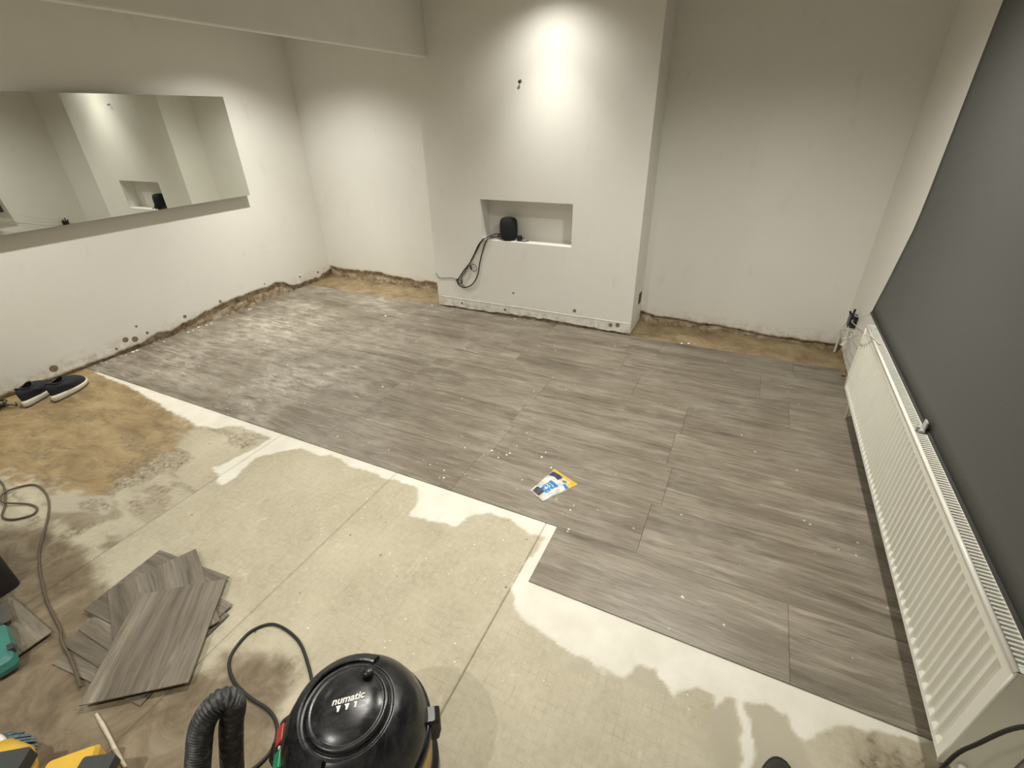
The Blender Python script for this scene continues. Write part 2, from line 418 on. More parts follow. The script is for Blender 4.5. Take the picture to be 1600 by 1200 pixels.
# filled screw holes
def hole_disc(parent, c, r, axis, m='hole'):
    v, f = lathe_vf([(0, .0012), (r*.6, .0010), (r, .0)], 14)
    me = mesh(v, f)
    o = obj('plug_hole', me, M[m], parent)
    o.location = c; o.rotation_euler = (0, PI/2, 0) if axis == 'x' else (PI/2, 0, 0)
for y, z, r in ((1.26, .083, .026), (1.754, .106, .022), (1.818, .085, .024), (1.92, .101, .012), (1.67, .063, .010), (1.865, .18, .010), (2.25, .125, .016), (2.6, .15, .014), (3.1, .17, .008)):
    hole_disc(wl, (XL, y, z), r, 'x')
hole_disc(wl, (XL, 3.265+.28, .12), .010, 'x', 'cable'); hole_disc(wl, (XL, 3.80, .10), .011, 'x', 'cable')
for x, z, r in ((-.88, .071, .018), (-.821, .08, .019), (-2.323, .062, .012), (-1.865, .064, .013), (-1.20, .150, .016), (-1.777, .233, .010)):
    hole_disc(wc, (x, YC, z), r, 'y')
# ceilings and the dropped beam
tag(obj('ceiling', boxm(XBEAM-.1, XR+.1, YN-.1, YB+.1, ZC, ZC+.05), M['ceiling']), kind='structure')
tag(obj('ceiling_side', boxm(XL-.1, XBEAM-.02, YN-.1, YB+.1, ZL, ZL+.05), M['ceiling']), kind='structure')
tag(obj('ceiling_beam', boxm(XBEAM-.05, XBEAM, YN, YC+.01, ZBEAM, ZC), M['ceiling'], bevel=.008), kind='structure')

# ------------------------------------------------------------------ floor
WHITE1 = [(-4.413, 1.492), (-4.25, 1.43), (-4.078, 1.415), (-3.759, 1.40), (-3.402, 1.36), (-3.038, 1.31), (-2.882, 1.295), (-2.79, 1.285), (-2.661, 1.312), (-2.585, 1.375), (-2.432, 1.395), (-2.266, 1.375), (-2.288, 1.181), (-2.31, 1.093), (-2.343, 1.06), (-2.247, 1.036), (-2.215, 0.995), (-2.163, 0.987), (-2.148, 1.037), (-2.187, 1.214), (-2.115, 1.315), (-2.032, 1.38), (-1.879, 1.372), (-1.839, 1.40), (-1.619, 1.378), (-1.447, 1.38), (-1.343, 1.395), (-1.24, 1.38), (-1.188, 1.339), (-1.166, 1.273), (-1.158, 1.222), (-1.072, 1.227), (-0.994, 1.241), (-0.917, 1.255), (-0.888, 1.337), (-0.825, 1.383), (-0.721, 1.395), (-0.662, 1.371), (-0.597, 1.352), (-0.538, 1.355), (-0.538, 1.271), (-0.558, 1.166), (-0.558, 1.112), (-0.556, 1.077), (-0.534, 1.044), (-0.5, 1.0), (-0.462, 0.969), (-0.418, 0.957), (-0.354, 0.946), (-0.282, 0.925), (-0.193, 0.925), (-0.17, 0.91), (-0.117, 0.912), (-0.076, 0.911), (-0.063, 0.944), (-0.043, 0.977), (0.009, 0.997), (0.029, 0.967), (0.067, 0.946), (0.087, 0.93), (0.106, 0.964), (0.137, 0.99), (0.183, 0.992), (0.199, 0.952), (0.219, 0.992), (0.261, 1.002), (0.275, 0.92), (0.275, 0.6), (0.315, 0.6), (0.305, 0.935), (0.283, 1.008), (0.346, 1.031), (0.395, 1.023), (0.423, 0.981), (0.443, 0.964), (0.518, 1.054), (0.57, 1.082), (0.609, 1.078), (0.682, 1.094), (0.745, 1.106), (0.8, 1.15), (.8, 1.6), (-4.413, 1.6)]
TAN = [(-4.5, 0.55), (-4.5, 1.5), (-3.749, 1.431), (-3.023, 1.318), (-2.812, 1.287), (-2.764, 1.192), (-2.723, 1.061), (-2.704, 0.945), (-2.677, 0.841), (-2.667, 0.758), (-2.667, 0.671), (-2.845, 0.615), (-3.119, 0.596), (-3.311, 0.537), (-3.8, 0.387)]
BROWN = [(-4.6, .2), (-3.033, 0.294), (-2.649, 0.427), (-2.329, 0.453), (-2.085, 0.405), (-1.99, 0.384), (-1.816, 0.248), (-1.585, 0.13), (-1.40, 0.30), (-1.351, 0.39), (-1.226, 0.444), (-1.103, 0.471), (-1.05, 0.428), (-0.988, 0.344), (-0.964, 0.299), (-0.878, 0.2), (-0.839, -.1), (-.8, -2.5), (-4.6, -2.5)]
DARKS = [[(-1.166, 0.477), (-1.12, 0.499), (-1.068, 0.487), (-1.052, 0.456), (-1.058, 0.431), (-1.097, 0.439), (-1.153, 0.447)],
         [(-2.769, 0.766), (-2.809, 0.897), (-2.761, 1.005), (-2.637, 1.036), (-2.493, 1.052), (-2.477, 0.971), (-2.55, 0.865), (-2.569, 0.766), (-2.649, 0.704)],
         [(-2.419, 1.263), (-2.399, 1.32), (-2.315, 1.283), (-2.315, 1.225)],
         [(-2.58, 0.458), (-2.526, 0.547), (-2.471, 0.573), (-2.427, 0.487), (-2.463, 0.431)],
         [(0.559, 1.03), (0.60, 1.07), (0.638, 1.055), (0.676, 1.056), (0.79, 1.055), (0.79, 0.8), (0.581, 0.8), (0.543, 0.976)]]
GREYS = [[(-2.892, 0.568), (-2.727, 0.643), (-2.593, 0.705), (-2.509, 0.67), (-2.475, 0.616), (-2.598, 0.582), (-2.713, 0.53)],
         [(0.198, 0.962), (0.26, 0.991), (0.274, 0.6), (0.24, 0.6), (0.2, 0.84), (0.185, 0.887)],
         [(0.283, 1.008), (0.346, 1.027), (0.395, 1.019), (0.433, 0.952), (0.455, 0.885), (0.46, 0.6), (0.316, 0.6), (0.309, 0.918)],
         [(-0.264, 0.857), (-0.253, 0.89), (-0.185, 0.922), (-0.172, 0.914), (-0.213, 0.872)], [(-0.282, 0.925), (-0.201, 0.952), (-0.143, 0.968), (-0.118, 0.932), (-0.182, 0.914)],
         [(-0.075, 0.914), (-0.056, 0.968), (0.012, 0.995), (0.07, 0.954), (0.055, 0.926)]]
floor = obj('floor', boxm(XL-.1, XR+.1, YN-.1, YB+.1, -.06, -.012), M['slab']); tag(floor, kind='structure')
def sheet(name, x0, x1, y0, y1, step, ply, close=(0, 0)):
    nx = max(2, int((x1-x0)/step)); ny = max(2, int((y1-y0)/step))
    xs = np.linspace(x0, x1, nx); ys = np.linspace(y0, y1, ny); X, Y = np.meshgrid(xs, ys)
    if close[0]: X[:, 0] -= np.where(Y[:, 0] < .42, close[0], 0)
    if close[1]: X[:, -1] += np.where(Y[:, -1] < .42, close[1], 0)
    wx = (fbm(X*14, Y*14)-.5)*.05+(fbm(X*50+9, Y*50)-.5)*.022; wy = (fbm(X*14+40, Y*14+7)-.5)*.05+(fbm(X*50+3, Y*50+20)-.5)*.022
    big = (fbm(X*5+3, Y*5)-.5)
    w = sstep(sdist(X+wx*.7, Y+wy*.7, WHITE1), .006)
    tn = sstep(sdist(X+wx*1.6+big*.10, Y+wy*1.6, TAN)+(fbm(X*22, Y*30+5)-.5)*.16, .05)
    br = sstep(sdist(X+wx*1.5, Y+wy*1.5, BROWN)+(fbm(X*12+31, Y*12)-.5)*.10, .04)
    dk = np.zeros_like(X); gr = np.zeros_like(X)
    for p in DARKS: dk = np.maximum(dk, sstep(sdist(X+wx*1.4, Y+wy*1.4, p)+(fbm(X*40, Y*18+11)-.5)*.09-.01, .03))
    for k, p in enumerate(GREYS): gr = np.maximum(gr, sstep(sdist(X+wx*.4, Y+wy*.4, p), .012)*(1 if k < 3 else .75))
    if not ply:   # a scattering of dirty streaks over the old concrete
        dk = np.maximum(dk, .8*sstep(fbm(X*5, Y*16+2)-.61, .05)*sstep(.75-np.abs(Y-.75), .3))
    if not ply: br = np.maximum(br, .75*sstep(fbm(X*6+12, Y*11+4)-.56, .08)*sstep(.72-Y, .25))
    Z = w*.0012+(fbm(X*20, Y*20)-.5)*.0012*(0 if ply else 1.5)
    v = np.stack([X, Y, Z], -1).reshape(-1, 3); i = np.arange(nx*ny).reshape(ny, nx)
    f = np.stack([i[:-1, :-1], i[:-1, 1:], i[1:, 1:], i[1:, :-1]], -1).reshape(-1, 4)
    # rim down to the slab
    ring = np.concatenate([i[0, :], i[1:, -1], i[-1, -2::-1], i[-2:0:-1, 0]]); k = len(v)
    lowv = v[ring].copy(); lowv[:, 2] = -.012; v = np.vstack([v, lowv]); r = len(ring); j = np.arange(r); j2 = (j+1) % r
    rim = np.stack([ring[j2], ring[j], k+j, k+j2], -1)
    f = np.vstack([f, rim])
    me = bpy.data.meshes.new('m'); me.vertices.add(len(v)); me.vertices.foreach_set('co', v.ravel())
    me.loops.add(f.size); me.loops.foreach_set('vertex_index', f.ravel().astype(np.int32))
    me.polygons.add(len(f)); me.polygons.foreach_set('loop_start', np.arange(0, f.size, 4, dtype=np.int32)); me.polygons.foreach_set('loop_total', np.full(len(f), 4, np.int32))
    me.update(calc_edges=True); me.validate()
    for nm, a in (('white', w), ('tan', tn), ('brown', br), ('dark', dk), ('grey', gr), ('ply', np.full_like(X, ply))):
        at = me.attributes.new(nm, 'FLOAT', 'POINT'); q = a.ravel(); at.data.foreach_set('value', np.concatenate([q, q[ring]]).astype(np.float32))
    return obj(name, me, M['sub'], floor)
g = .0016
sheet('underlay_sheet', -2.235+g, -1.40-g, -.25, 1.46, .009, 1., (0, g))
sheet('underlay_sheet', -1.40+g, -.560-g, -.25, 1.46, .008, 1., (g, 0))
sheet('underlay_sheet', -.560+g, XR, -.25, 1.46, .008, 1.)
sheet('screed', XL-.02, -2.235-g*.3, -.25, 1.50, .011, 0.)
sheet('underlay_sheet', -2.235+g, -.560-g, YN, -.25-2*g, .04, 1.)
sheet('underlay_sheet', -.560+g, XR, YN, -.25-2*g, .04, 1.)
sheet('screed', XL-.02, -2.235-g, YN, -.25-g, .04, 0.)
# tan concrete left bare in the two alcoves
def alcove_floor(x0, x1, y0, y1):
    xs = np.linspace(x0, x1, int((x1-x0)/.02)); ys = np.linspace(y0, y1, int((y1-y0)/.02)); X, Y = np.meshgrid(xs, ys)
    Z = (fbm(X*18, Y*18)-.5)*.006-.001; v = np.stack([X, Y, Z], -1).reshape(-1, 3); i = np.arange(X.size).reshape(X.shape)
    f = np.stack([i[:-1, :-1], i[:-1, 1:], i[1:, 1:], i[1:, :-1]], -1).reshape(-1, 4)
    obj('bare_concrete', mesh(v, [tuple(map(int, q)) for q in f]), M['tan'], floor, smooth=True)
alcove_floor(XL-.03, CX0+.03, 3.55, YB+.03); alcove_floor(CX1-.03, XR+.03, 3.55, YB+.03)

# laid planks: rows 0.314 m deep, each plank its own object, short joints where the photograph shows them
ROW = .3137; LEN = .915; TH = .0045; GAP = .0003
def plank_mesh(lx, wy, th=TH, b=.0006):
    v = []; 
    for z, s in ((0, 0), (th-b, 0), (th, b)):
        v += [(-lx/2+s, -wy/2+s, z), (lx/2-s, -wy/2+s, z), (lx/2-s, wy/2-s, z), (-lx/2+s, wy/2-s, z)]
    f = [(3, 2, 1, 0), (8, 9, 10, 11)]
    for k in (0, 4):
        for i in range(4): f.append((k+i, k+(i+1) % 4, k+4+(i+1) % 4, k+4+i))
    return mesh(v, f)
_pm = {}
def pm(lx, wy):
    k = (round(lx, 3), round(wy, 3))
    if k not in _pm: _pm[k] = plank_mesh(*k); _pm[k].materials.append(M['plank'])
    return _pm[k]
joints = [EX, -1.07, -.112, -1.058, -.118, -1.39, .277, -1.35]
for r in range(8):
    y0 = E2+r*ROW; y1 = y0+ROW
    xa = XL+.006 if r else EX; xb = XR-.008
    j = joints[r]; js = sorted(q for q in (j+k*LEN for k in range(-7, 8)) if xa+.04 < q < xb-.04)
    if r == 0: js = [EX+.915]
    xs = [xa]+js+[xb]
    for a, b in zip(xs[:-1], xs[1:]):
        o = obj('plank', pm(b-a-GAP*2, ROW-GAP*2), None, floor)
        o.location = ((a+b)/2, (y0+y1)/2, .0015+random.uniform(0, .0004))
        if random.random() < .5: o.rotation_euler.z = PI

# crumbs of plaster scattered on the planks and the boards
m = MB(); rr = random.Random(3)
def crumb(x, y, z, s):
    v = [(-1, -.6, 0), (1, -.7, 0), (.8, .8, 0), (-.7, .9, 0), (-.4, -.3, .7), (.5, -.2, .8), (.3, .4, .6), (-.4, .4, .7)]
    f = [(3, 2, 1, 0), (4, 5, 6, 7), (0, 1, 5, 4), (1, 2, 6, 5), (2, 3, 7, 6), (3, 0, 4, 7)]
    a = rr.uniform(0, 6.3); v = [((p[0]*math.cos(a)-p[1]*math.sin(a))*s*rr.uniform(.7, 1.3)+x, (p[0]*math.sin(a)+p[1]*math.cos(a))*s+y, p[2]*s*.6+z) for p in v]
    m.add(v, f)
for x, y, s in ((-1.03, 1.80, .007), (-.97, 1.76, .005), (-.94, 1.80, .006), (-.93, 1.82, .005), (-.76, 1.86, .007), (-.68, 1.80, .006), (-.455, 1.44, .005), (-.455, 1.425, .004), (-1.15, 1.50, .006),
                (.05, 1.30, .007), (-2.65, 3.60, .009), (-2.9, 3.2, .01), (-.3, 3.64, .010), (-.25, 3.66, .012), (-1.75, 3.60, .008), (-2.05, 2.12, .008)):
    crumb(x, y, .0065, s)
for k in range(90):
    cx, cy = rr.choice([(-2.6, 1.9), (-1.2, 1.6), (-3.3, 2.3), (-.9, 1.65), (-2.9, 1.6)])
    x = cx+rr.gauss(0, .35); y = cy+rr.gauss(0, .2)
    if y > 1.46 and math.hypot(x+.62, y-1.67) > .17: crumb(x, y, .0065, rr.uniform(.0015, .0045))
for k in range(60):
    x = rr.uniform(-1.5, -.55); y = rr.uniform(.60, 1.30); crumb(x, y, .0006, rr.uniform(.0015, .0042))
for k in range(14): crumb(XL+.03+rr.uniform(0, .04), rr.uniform(1.5, 3.6), .0065, rr.uniform(.004, .012))
obj('plaster_crumbs', m.me(), M['crumb'])
tag(bpy.data.objects['plaster_crumbs'], 'tiny white plaster crumbs scattered over planks and bare floor', 'debris', kind='stuff')
# rubble along the foot of the walls
m = MB()
for k in range(170):
    w = rr.random()
    if w < .5: x = XL+rr.uniform(-.01, .012); y = rr.uniform(1.5, YB)
    elif w < .75: x = rr.uniform(XL, CX0); y = YB-rr.uniform(-.01, .02)
    elif w < .85: x = rr.uniform(CX0, CX1); y = YC-rr.uniform(-.015, .006)
    else: x = rr.uniform(CX1, XR); y = YB-rr.uniform(-.01, .02)
    crumb(x, y, .0, rr.uniform(.004, .013))
tag(obj('wall_foot_rubble', m.me(), M['masonry']), 'brown crumbled plaster along the foot of the walls', 'rubble', kind='stuff')

# ------------------------------------------------------------------ radiator
RX, RY0, RY1, RZ0, RZ1, RD = .651, .912, 2.872, .232, .610, .115
rad = thing('radiator', 'long white ribbed panel radiator under the grey blind', 'radiator', (RX, (RY0+RY1)/2, 0))
hl = (RY1-RY0)/2; pitch = .034
def front_panel(x, sgn):
    nrib = int((2*hl-.05)/pitch); y0 = -nrib*pitch/2
    prof = [(-hl, 0.), (y0-.004, 0.)]
    for k in range(nrib):
        b = y0+k*pitch
        prof += [(b+.003, 0.), (b+.009, .007), (b+.012, .008), (b+.022, .008), (b+.025, .007), (b+.031, 0.)]
    prof += [(hl, 0.)]
    zs = [(RZ0, 0), (RZ0+.004, 0), (RZ0+.018, 0), (RZ0+.034, 1), (RZ1-.055, 1), (RZ1-.038, 0), (RZ1-.004, 0), (RZ1, 0)]
    xo = [.004, 0, 0, 0, 0, 0, 0, .004]
    v = []; f = []; n = len(prof)
    for (z, w), e in zip(zs, xo):
        for y, d in prof: v.append((x+sgn*(e+d*w*.9), y, z))
    for j in range(len(zs)-1):
        for i in range(n-1): f.append((j*n+i, j*n+i+1, (j+1)*n+i+1, (j+1)*n+i))
    return mesh(v, f)
fp = obj('front_panel', front_panel(.010, 1), M['rad'], rad)
for p in fp.data.polygons: p.use_smooth = False
obj('back_panel', boxm(RD-.012, RD-.002, -hl+.01, hl-.01, RZ0, RZ1-.008), M['rad'], rad)
obj('convector_core', boxm(.030, RD-.03, -hl+.03, hl-.03, RZ0+.03, RZ1-.05), M['radin'], rad)
for s in (-1, 1):
    obj('side_panel', boxm(.008, RD, s*hl-(.0 if s < 0 else .0)-.002, s*hl+.002, RZ0+.006, RZ1), M['rad'], rad, bevel=.0015)
    # rounded vertical seam along the front corner
    obj('corner_seam', tube([(.010, s*(hl-.001), RZ0+.004), (.010, s*(hl-.001), (RZ0+RZ1)/2), (.010, s*(hl-.001), RZ1-.004)], .004, 8, 2), M['rad'], rad, smooth=True)
obj('top_rim', tube([(.010, -hl, RZ1-.002), (.010, 0, RZ1-.002), (.010, hl, RZ1-.002)], .0065, 10, 2), M['rad'], rad, smooth=True)
obj('top_rim', boxm(RD-.012, RD, -hl, hl, RZ1-.012, RZ1+.003), M['rad'], rad)
for s in (-1, 1): obj('top_rim_end', boxm(.008, RD, s*hl-.014*(s > 0), s*hl+.014*(s < 0), RZ1-.004, RZ1+.003), M['rad'], rad)
sl = boxm(.014, RD-.012, -.0028, .0028, RZ1-.008, RZ1+.001); sl.materials.append(M['rad'])
ns = 150
for k in range(ns):
    o = obj('grille_slat', sl, None, rad); o.location = (0, -hl+.02+(2*hl-.04)*k/(ns-1), 0)
obj('grille_rail', boxm(.045, .050, -hl+.01, hl-.01, RZ1-.006, RZ1+.0025), M['rad'], rad)
obj('grille_rail', boxm(.078, .083, -hl+.01, hl-.01, RZ1-.006, RZ1+.0025), M['rad'], rad)
v_ = MB(); v_.add(*lathe_vf([(0, 0), (.017, 0), (.018, .008), (.016, .03), (.018, .034), (.018, .05), (0, .05)], 18), M=Matrix.Translation((.045, -hl-.075, RZ0+.03))@Matrix.Rotation(-PI/2, 4, 'X'))
v_.add(*tube_vf([Vector((.045, -hl-.03, RZ0+.03)), Vector((.045, -hl+.005, RZ0+.03))], .009, 12)); v_.add(*tube_vf(spline([(.045, -hl-.045, RZ0+.03), (.045, -hl-.047, RZ0), (.045, -hl-.047, .0)], 4), .0075, 12))
obj('valve', v_.me(), M['white'], rad, smooth=True)
for y in (-hl+.25, hl-.25): obj('wall_bracket', boxm(RD-.004, XR-RX-.001, y-.02, y+.02, RZ0+.05, RZ1-.06), M['radin'], rad)
obj('supply_pipe', tube([(.06, hl-.005, RZ0+.025), (.06, hl+.05, RZ0+.025), (.075, hl+.06, RZ0-.03), (.085, hl+.06, .0)], .0075, 10, 6), M['pipe'], rad, smooth=True)

# ------------------------------------------------------------------ blind
bl = thing('roller_blind', 'wide dark grey roller blind hanging down behind the radiator', 'blind', (0, 0, 0))
BY0, BY1 = .15, 3.065
prof = [(.752, 2.36), (.750, 1.9), (.750, 1.5), (.7495, 1.25), (.748, 1.14), (.7445, 1.06), (.737, .98), (.722, .82), (.707, .68), (.700, .613)]
def fabric(th):
    ys = np.linspace(BY0, BY1, 40); v = []; f = []
    for k, (x, z) in enumerate(prof):
        for y in ys: v.append((x-th+.0035*math.sin(y*2.7+z*1.3)*(1 if k < 8 else 0), y, z))
    n = len(ys)
    for j in range(len(prof)-1):
        for i in range(n-1): f.append((j*n+i, j*n+i+1, (j+1)*n+i+1, (j+1)*n+i))
    return mesh(v, f)
fb = obj('fabric', fabric(0), M['blind'], bl, smooth=True)
sm = fb.modifiers.new('s', 'SOLIDIFY'); sm.thickness = .0015
obj('hem_bar', boxm(.6965, .7035, BY0, BY1, .612, .622), M['hem'], bl)
obj('roller', mesh(*tube_vf([Vector((.752, BY0-.02, 2.375)), Vector((.752, BY1+.02, 2.375))], .025, 20)), M['hem'], bl, smooth=True)
for y in (BY0-.025, BY1+.02): obj('bracket', boxm(.72, XR, y, y+.006, 2.345, ZC), M['white'], bl)
cl = MB(); cl.box(.672, .690, 1.815, 1.850, .6125, .622); cl.box(.684, .690, 1.818, 1.847, .612, .655); cl.box(.664, .674, 1.824, 1.840, .6125, .630)
tag(obj('hem_clip', cl.me(), M['clip'], bevel=.002), 'small translucent plastic clip on the radiator grille against the blind', 'clip')

# ------------------------------------------------------------------ mirror
MY0, MY1, MZ0, MZ1, MO = .95, 3.170, 1.014, 1.803, .062
mr = thing('wall_mirror', 'wide frameless mirror mounted on the left wall', 'mirror', (XL+MO, (MY0+MY1)/2, MZ0))
h = (MY1-MY0)/2; hz = MZ1-MZ0
obj('backing', boxm(-.018, -.0045, -h+.002, h-.002, .002, hz-.002), M['dgrey'], mr)
obj('glass', boxm(-.004, 0, -h, h, 0, hz), M['mirror'], mr)
for y in (-h+.3, h-.35):
    obj('mounting_rail', boxm(-MO+.001, -.0185, y-.15, y+.15, hz*.72, hz*.80), M['dgrey'], mr)

# ------------------------------------------------------------------ niche: speaker and its leads
sx, sy, sz = -1.845, YC+.075, NZ0+.001
SPS = 1.12
sp = thing('smart_speaker', 'squat black fabric speaker in the chimney niche', 'speaker', (sx, sy, sz))
sp.scale = (SPS, SPS, SPS); R0 = .068
obj('cloth_body', lathe([(0, .004), (.045, .004), (.058, .010), (.066, .028), (R0, .06), (R0, .10), (.066, .13), (.060, .148), (.050, .158), (.040, .161)], 40), M['mesh'], sp, smooth=True)
obj('top_plate', lathe([(.041, .1605), (.038, .163), (0, .163)], 32), M['black'], sp, smooth=True)
obj('foot', lathe([(0, 0), (.042, 0), (.042, .005), (0, .005)], 32), M['rubber'], sp)
pl = thing('plug_adapter', 'small black plug adapter beside the speaker in the niche', 'plug', (-1.735, YC+.06, NZ0+.001), .5)
obj('adapter_body', boxm(-.022, .022, -.018, .018, 0, .045), M['black'], pl, bevel=.006)
for s in (-1, 1): obj('pin', boxm(.022, .040, s*.008-.0025, s*.008+.0025, .018, .026), M['brass'], pl)
obj('flex', tube([(.0, -.018, .02), (.02, -.045, .006), (.06, -.035, .004), (.075, -.02, .004)], .003, 8), M['cable'], pl, smooth=True)
yf = YC-.006
q = lambda x, z, y=yf: (x, y, z)
c1 = [(-1.925, YC+.10, NZ0+.03), (-1.955, YC+.05, NZ0+.045), (-2.0, YC+.01, .706), q(-2.03, .692, YC-.009), q(-2.067, .672), q(-2.128, .578), q(-2.201, .466), q(-2.274, .384), q(-2.338, .30), q(-2.352, .265), q(-2.33, .238), q(-2.27, .227), q(-2.187, .272, YC-.010), q(-2.13, .36), q(-2.100, .475), q(-2.063, .584), q(-2.018, .680, YC-.010), (-1.985, YC+.015, .692), (-1.95, YC+.06, .70), (-1.925, YC+.09, NZ0+.05)]
tag(obj('speaker_lead', tube(c1, .005, 8), M['cable'], smooth=True), 'dark double lead looping out of the niche down the chimney breast', 'cable')
c2 = [(-1.92, YC+.11, NZ0+.012), (-1.97, YC+.04, .700), q(-2.02, .698, YC-.014), q(-2.09, .645, YC-.014), q(-2.15, .545, YC-.013), q(-2.206, .455, YC-.013), q(-2.26, .37, YC-.013), q(-2.30, .315, YC-.013), q(-2.295, .275, YC-.013), q(-2.325, .262, YC-.013), q(-2.36, .283, YC-.013), q(-2.35, .30, YC-.017), q(-2.31, .29, YC-.017), q(-2.30, .262, YC-.017), q(-2.275, .236, YC-.015)]
t2 = obj('charging_lead', tube(c2, .004, 8), M['cable'], smooth=True)
tag(t2, 'thin dark lead with a tied knot hanging below the niche', 'cable')
obj('plug_end', tube([q(-2.196, .445, YC-.014), q(-2.186, .405, YC-.014)], .0065, 10, 2), M['black'], t2)
obj('lead_tail', tube([q(-2.186, .405, YC-.012), q(-2.17, .392, YC-.010), q(-2.145, .395), q(-2.135, .425), q(-2.155, .452), q(-2.19, .452)], .0022, 8), M['cable'], t2, smooth=True)
tag(obj('aerial_wire', tube([q(-2.352, .290, YC-.007), q(-2.40, .30, YC-.004), q(-2.46, .296, YC-.004), q(-2.53, .285, YC-.004), q(-2.575, .30, YC-.004), (CX0-.002, YC-.003, .33)], .002, 8), M['cable'], smooth=True), 'thin wire running sideways to the left edge of the chimney breast', 'wire')
nl = thing('wall_nail', 'single screw high on the chimney breast', 'screw', (-1.685, YC, 1.820))
obj('shank', mesh(*tube_vf([Vector((0, .004, 0)), Vector((0, -.018, -.003))], .004, 8)), M['brass'], nl)
obj('head', mesh(*tube_vf([Vector((0, -.018, -.003)), Vector((0, -.022, -.0035))], .010, 12)), M['cable'], nl)
obj('plug_collar', lathe([(0, .001), (.008, .001), (.012, 0)], 14), M['hole'], nl).rotation_euler = (PI/2, 0, 0)
vp = thing('vent_plate', 'small grey plate low on the side of the chimney breast', 'plate', (CX1, 3.885, .25))
obj('plate', boxm(0, .006, -.038, .038, -.045, .045), M['dgrey'], vp, bevel=.002)
for k in range(4): obj('slot', boxm(.006, .0075, -.028, .028, -.03+k*.018, -.022+k*.018), M['black'], vp)

# junction box and frayed cables in the far right corner
jb = thing('junction_box', 'black cable box poking from broken plaster in the far right corner', 'junction box', (.755, 3.70, .345))
obj('case', boxm(-.018, .027, -.035, .035, -.045, .035), M['black'], jb, bevel=.004)
for k, (dy, dz, dx) in enumerate(((-.02, .06, -.005), (.01, .075, .0), (.03, .05, -.01))):
    obj('gland', mesh(*tube_vf([Vector((.0+dx, dy, .03)), Vector((dx*2, dy*1.2, dz))], .007, 8)), M['black'], jb)
m = MB()
for k in range(16):
    m2 = [(.775-rr.uniform(0, .025), 3.70+rr.uniform(-.16, .20), .30+rr.uniform(-.16, .10))]
    cx, cy, cz = m2[0]; s = rr.uniform(.010, .028)
    bm_v = [(cx+rr.uniform(-1, 1)*s*.6, cy+rr.uniform(-1, 1)*s, cz+rr.uniform(-1, 1)*s*1.3) for _ in range(4)]
    m.add(bm_v, [(0, 1, 2), (0, 3, 1), (1, 3, 2), (0, 2, 3)])
obj('broken_plaster', m.me(), M['plaster'], wr)
for k, pts in enumerate(([(.757, 3.67, .36), (.72, 3.50, .40), (.70, 3.1, .50), (.69, 2.82, .618)], [(.75, 3.70, .31), (.71, 3.45, .36), (.672, 3.0, .52), (.668, 2.80, .615)],
                         [(.755, 3.72, .38), (.735, 3.4, .47), (.715, 3.1, .60), (.70, 2.9, .616)], [(.752, 3.68, .30), (.72, 3.5, .28), (.66, 3.0, .50), (.635, 2.88, .55), (.648, 2.7, .617), (.675, 2.6, .616)])):
    lab = ('thin pale wire from the corner box to the blind hem', 'thin pale wire sagging from the corner box over the radiator end', 'uppermost thin pale wire beside the lower corner of the blind', 'thin pale wire drooping across the front of the radiator end')[k]
    tag(obj('stray_wire', tube(pts, .0022, 6), M['pipe'], smooth=True), lab, 'wire', 'stray wires at the far end of the radiator')
tag(obj('corner_pipe', tube([(.765, 3.93, .0), (.762, 3.93, .12), (.758, 3.92, .21), (.77, 3.92, .25)], .008, 8), M['pipe'], smooth=True), 'short pale pipe stub standing in the far right corner', 'pipe')
tag(obj('black_flex', tube([(.66, .62, .80), (.625, .70, .73), (.605, .755, .66), (.600, .79, .52), (.585, .79, .42), (.56, .74, .2), (.53, .66, .03), (.5, .5, .008), (.42, .3, .006)], .004, 8), M['rubber'], smooth=True), 'black flex hanging past the near end of the radiator', 'cable')

